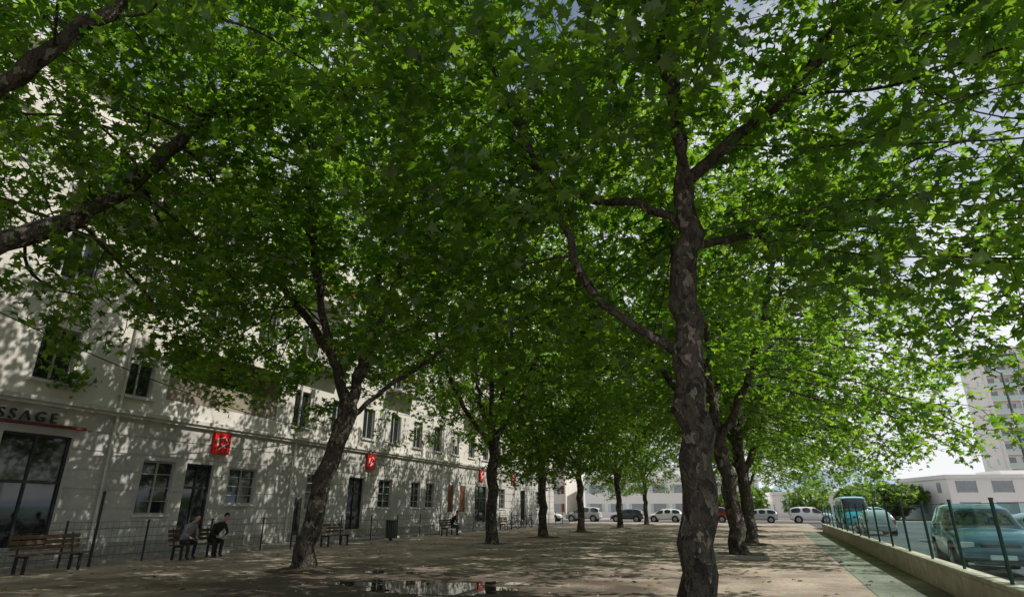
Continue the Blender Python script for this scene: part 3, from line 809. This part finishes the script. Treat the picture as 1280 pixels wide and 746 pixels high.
car(7.6,45,h,'p_silver')
car(8.1,56,-h,'p_teal','van',1.05,'parked_van')
cols=['p_white','p_silver','p_dark','p_white','p_red','p_silver','p_white','p_white','p_silver','p_white']
for k in range(8):
    car(-24+k*5.1+ri.uniform(-.3,.3),76.6,ri.choice([0,math.pi]),cols[k%10],ri.choice(['hatch','suv']))

e=empty('street_lamp',(11.3,31.2,0),math.pi)
mb=MB(); mb.tube((0,0,0),(0,0,7.2),.09,'galv',10,r2=.05); mb.tube((0,0,7.15),(.5,0,7.6),.04,'galv',8); mb.tube((.5,0,7.6),(1.4,0,7.75),.035,'galv',8); mb.obj('pole',e)
mb=MB(); mb.box(1.2,1.9,-.14,.14,7.68,7.80,'galv'); mb.box(1.3,1.85,-.11,.11,7.65,7.677,'lamp_glass'); mb.obj('lantern',e,bevel=.02)

# ------------------------------------------------------------------ distant buildings
def block(name,x,y,rot,w,d,nf,fh,ncol,base=0,balc=True,wallm='tower',shut=None,ph=2.8):
    e=empty(name,(x,y,0),rot)
    Ht=base+nf*fh
    mb=MB(); mb.box(-w/2,w/2,0,d,0,Ht,wallm); mb.box(-w/2-.2,w/2+.2,-.2,d+.2,Ht+.002,Ht+.5,wallm); mb.box(-w*.2,w*.2,d*.3,d*.7,Ht+.5,Ht+ph,wallm); mb.obj('walls',e)
    wi=MB(); ba=MB(); cw=w/ncol
    for f in range(nf):
        z=base+f*fh
        for c in range(ncol):
            xc=-w/2+(c+.5)*cw; ww=cw*.27
            wi.box(xc-ww,xc+ww,-.03,.02,z+.9,z+2.3,'farwin'); 
            wi.box(xc-ww-.06,xc-ww,-.06,.02,z+.85,z+2.35,'frame'); wi.box(xc+ww,xc+ww+.06,-.06,.02,z+.85,z+2.35,'frame')
            if shut: wi.box(xc-ww-.6,xc-ww-.07,-.05,.02,z+.9,z+2.3,shut); wi.box(xc+ww+.07,xc+ww+.6,-.05,.02,z+.9,z+2.3,shut)
        if balc:
            ba.box(-w/2+.3,w/2-.3,-1.3,-.002,z-.12,z+.08,'tower'); ba.box(-w/2+.3,w/2-.3,-1.34,-1.28,z+.081,z+1.05,'balc')
            for c in range(0,ncol+1,2):
                xc=-w/2+c*cw; xc=min(max(xc,-w/2+.3),w/2-.45); ba.box(xc,xc+.15,-1.25,-.003,z+.082,z+fh-.125,'tower')
        nd=max(2,int(d/4))
        for c in range(nd):
            yc=(c+.5)*d/nd
            wi.box(-w/2-.03,-w/2+.02,yc-.5,yc+.5,z+.9,z+2.2,'balc' if name=='apartment_tower' else 'farwin')
    wi.obj('windows',e); 
    if balc: ba.obj('balconies',e)
    return e
block('apartment_tower',71.5,166,math.radians(5),32,10,12,2.95,11,base=1,ph=1.5)
block('commercial_building',40,98,math.radians(12),30,14,2,2.6,7,balc=False,ph=1.2)
block('town_house',-12,112,math.radians(8),30,12,2,3.2,8,balc=False,wallm='tower',shut='balc')
block('town_house',14,112,math.radians(8),18,12,1,3.6,4,balc=False,wallm='tower',ph=1)
block('town_house',-45,108,0,30,14,4,3.1,8,balc=False,wallm='facade',shut='brown')
rs=np.random.RandomState(77)
pts=[]
for k in range(40):
    a=rs.uniform(-60,110); b=rs.uniform(130,160) if a<60 else rs.uniform(110,150)
    if k<14: a=rs.uniform(-6,22); b=rs.uniform(96,103)
    c=np.array([a,b,rs.uniform(2.0,3.2)]); r=np.array([rs.uniform(2.0,3.5)]*2+[rs.uniform(1.6,2.4)])
    if k>=14: r=r*1.4
    d=rs.normal(size=(700,3)); d/=np.linalg.norm(d,axis=1)[:,None]
    pts.append(c+d*r*(rs.uniform(size=(700,1))**.4))
P=np.concatenate(pts); P=P[P[:,2]>.1]
me=leaf_mesh('distant_trees',P,rs.uniform(.4,.8,len(P)),rs,.9,'leaf_far'); link(D.objects.new('distant_trees',me))
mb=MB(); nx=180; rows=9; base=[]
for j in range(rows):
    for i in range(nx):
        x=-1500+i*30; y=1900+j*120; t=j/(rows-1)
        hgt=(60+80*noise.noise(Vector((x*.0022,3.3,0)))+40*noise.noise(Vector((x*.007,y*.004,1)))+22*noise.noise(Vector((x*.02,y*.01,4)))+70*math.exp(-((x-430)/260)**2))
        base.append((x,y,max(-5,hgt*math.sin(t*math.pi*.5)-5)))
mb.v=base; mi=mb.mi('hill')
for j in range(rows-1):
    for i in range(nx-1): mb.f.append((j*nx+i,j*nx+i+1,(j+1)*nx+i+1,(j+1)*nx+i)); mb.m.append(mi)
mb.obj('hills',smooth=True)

# ------------------------------------------------------------------ light, sky, camera
az=math.radians(74); el=math.radians(47)
w=D.worlds.new('World'); scene.world=w; w.use_nodes=True; nt=w.node_tree
sky=nt.nodes.new('ShaderNodeTexSky'); sky.sky_type='NISHITA'; sky.sun_disc=False; sky.sun_elevation=el; sky.sun_rotation=az
sky.dust_density=1.2; sky.air_density=1.0
# bright haze low down and thin high cloud
tc=nt.nodes.new('ShaderNodeTexCoord'); sx=nt.nodes.new('ShaderNodeSeparateXYZ'); nt.links.new(tc.outputs['Generated'],sx.inputs[0])
mr=nt.nodes.new('ShaderNodeMapRange'); mr.inputs['From Min'].default_value=.05; mr.inputs['From Max'].default_value=.65; mr.inputs['To Min'].default_value=1.0; mr.inputs['To Max'].default_value=0.08
nt.links.new(sx.outputs['Z'],mr.inputs['Value'])
nz=nt.nodes.new('ShaderNodeTexNoise'); nz.inputs['Scale'].default_value=3.0; nz.inputs['Detail'].default_value=8; nt.links.new(tc.outputs['Generated'],nz.inputs['Vector'])
cr=nt.nodes.new('ShaderNodeMapRange'); cr.inputs['From Min'].default_value=.45; cr.inputs['From Max'].default_value=.66; cr.inputs['To Min'].default_value=0; cr.inputs['To Max'].default_value=.7
nt.links.new(nz.outputs['Fac'],cr.inputs['Value'])
ad=nt.nodes.new('ShaderNodeMath'); ad.operation='ADD'; ad.use_clamp=True; nt.links.new(mr.outputs[0],ad.inputs[0]); nt.links.new(cr.outputs[0],ad.inputs[1])
mx=nt.nodes.new('ShaderNodeMix'); mx.data_type='RGBA'; nt.links.new(ad.outputs[0],mx.inputs['Factor']); nt.links.new(sky.outputs['Color'],mx.inputs['A']); mx.inputs['B'].default_value=(10.4,10.6,10.8,1)
bg=nt.nodes['Background']; bg.inputs['Strength'].default_value=.09; nt.links.new(mx.outputs['Result'],bg.inputs['Color'])
s=Vector((math.sin(az)*math.cos(el),math.cos(az)*math.cos(el),math.sin(el)))
sl=D.lights.new('sun','SUN'); sl.energy=5.0; sl.angle=math.radians(.5); sl.color=(1,.96,.89)
so=link(D.objects.new('sun',sl)); so.rotation_euler=s.to_track_quat('Z','Y').to_euler(); so.location=(20,10,40)
cam=D.cameras.new('camera'); cam.lens=20.53; cam.sensor_width=36; cam.clip_end=9000; cam.clip_start=.05
co=link(D.objects.new('camera',cam)); co.location=(0,0,1.6); co.rotation_euler=(math.radians(90+19.7),0,math.radians(20.5))
scene.camera=co
scene.view_settings.view_transform='Standard'; scene.view_settings.look='None'; scene.view_settings.exposure=0
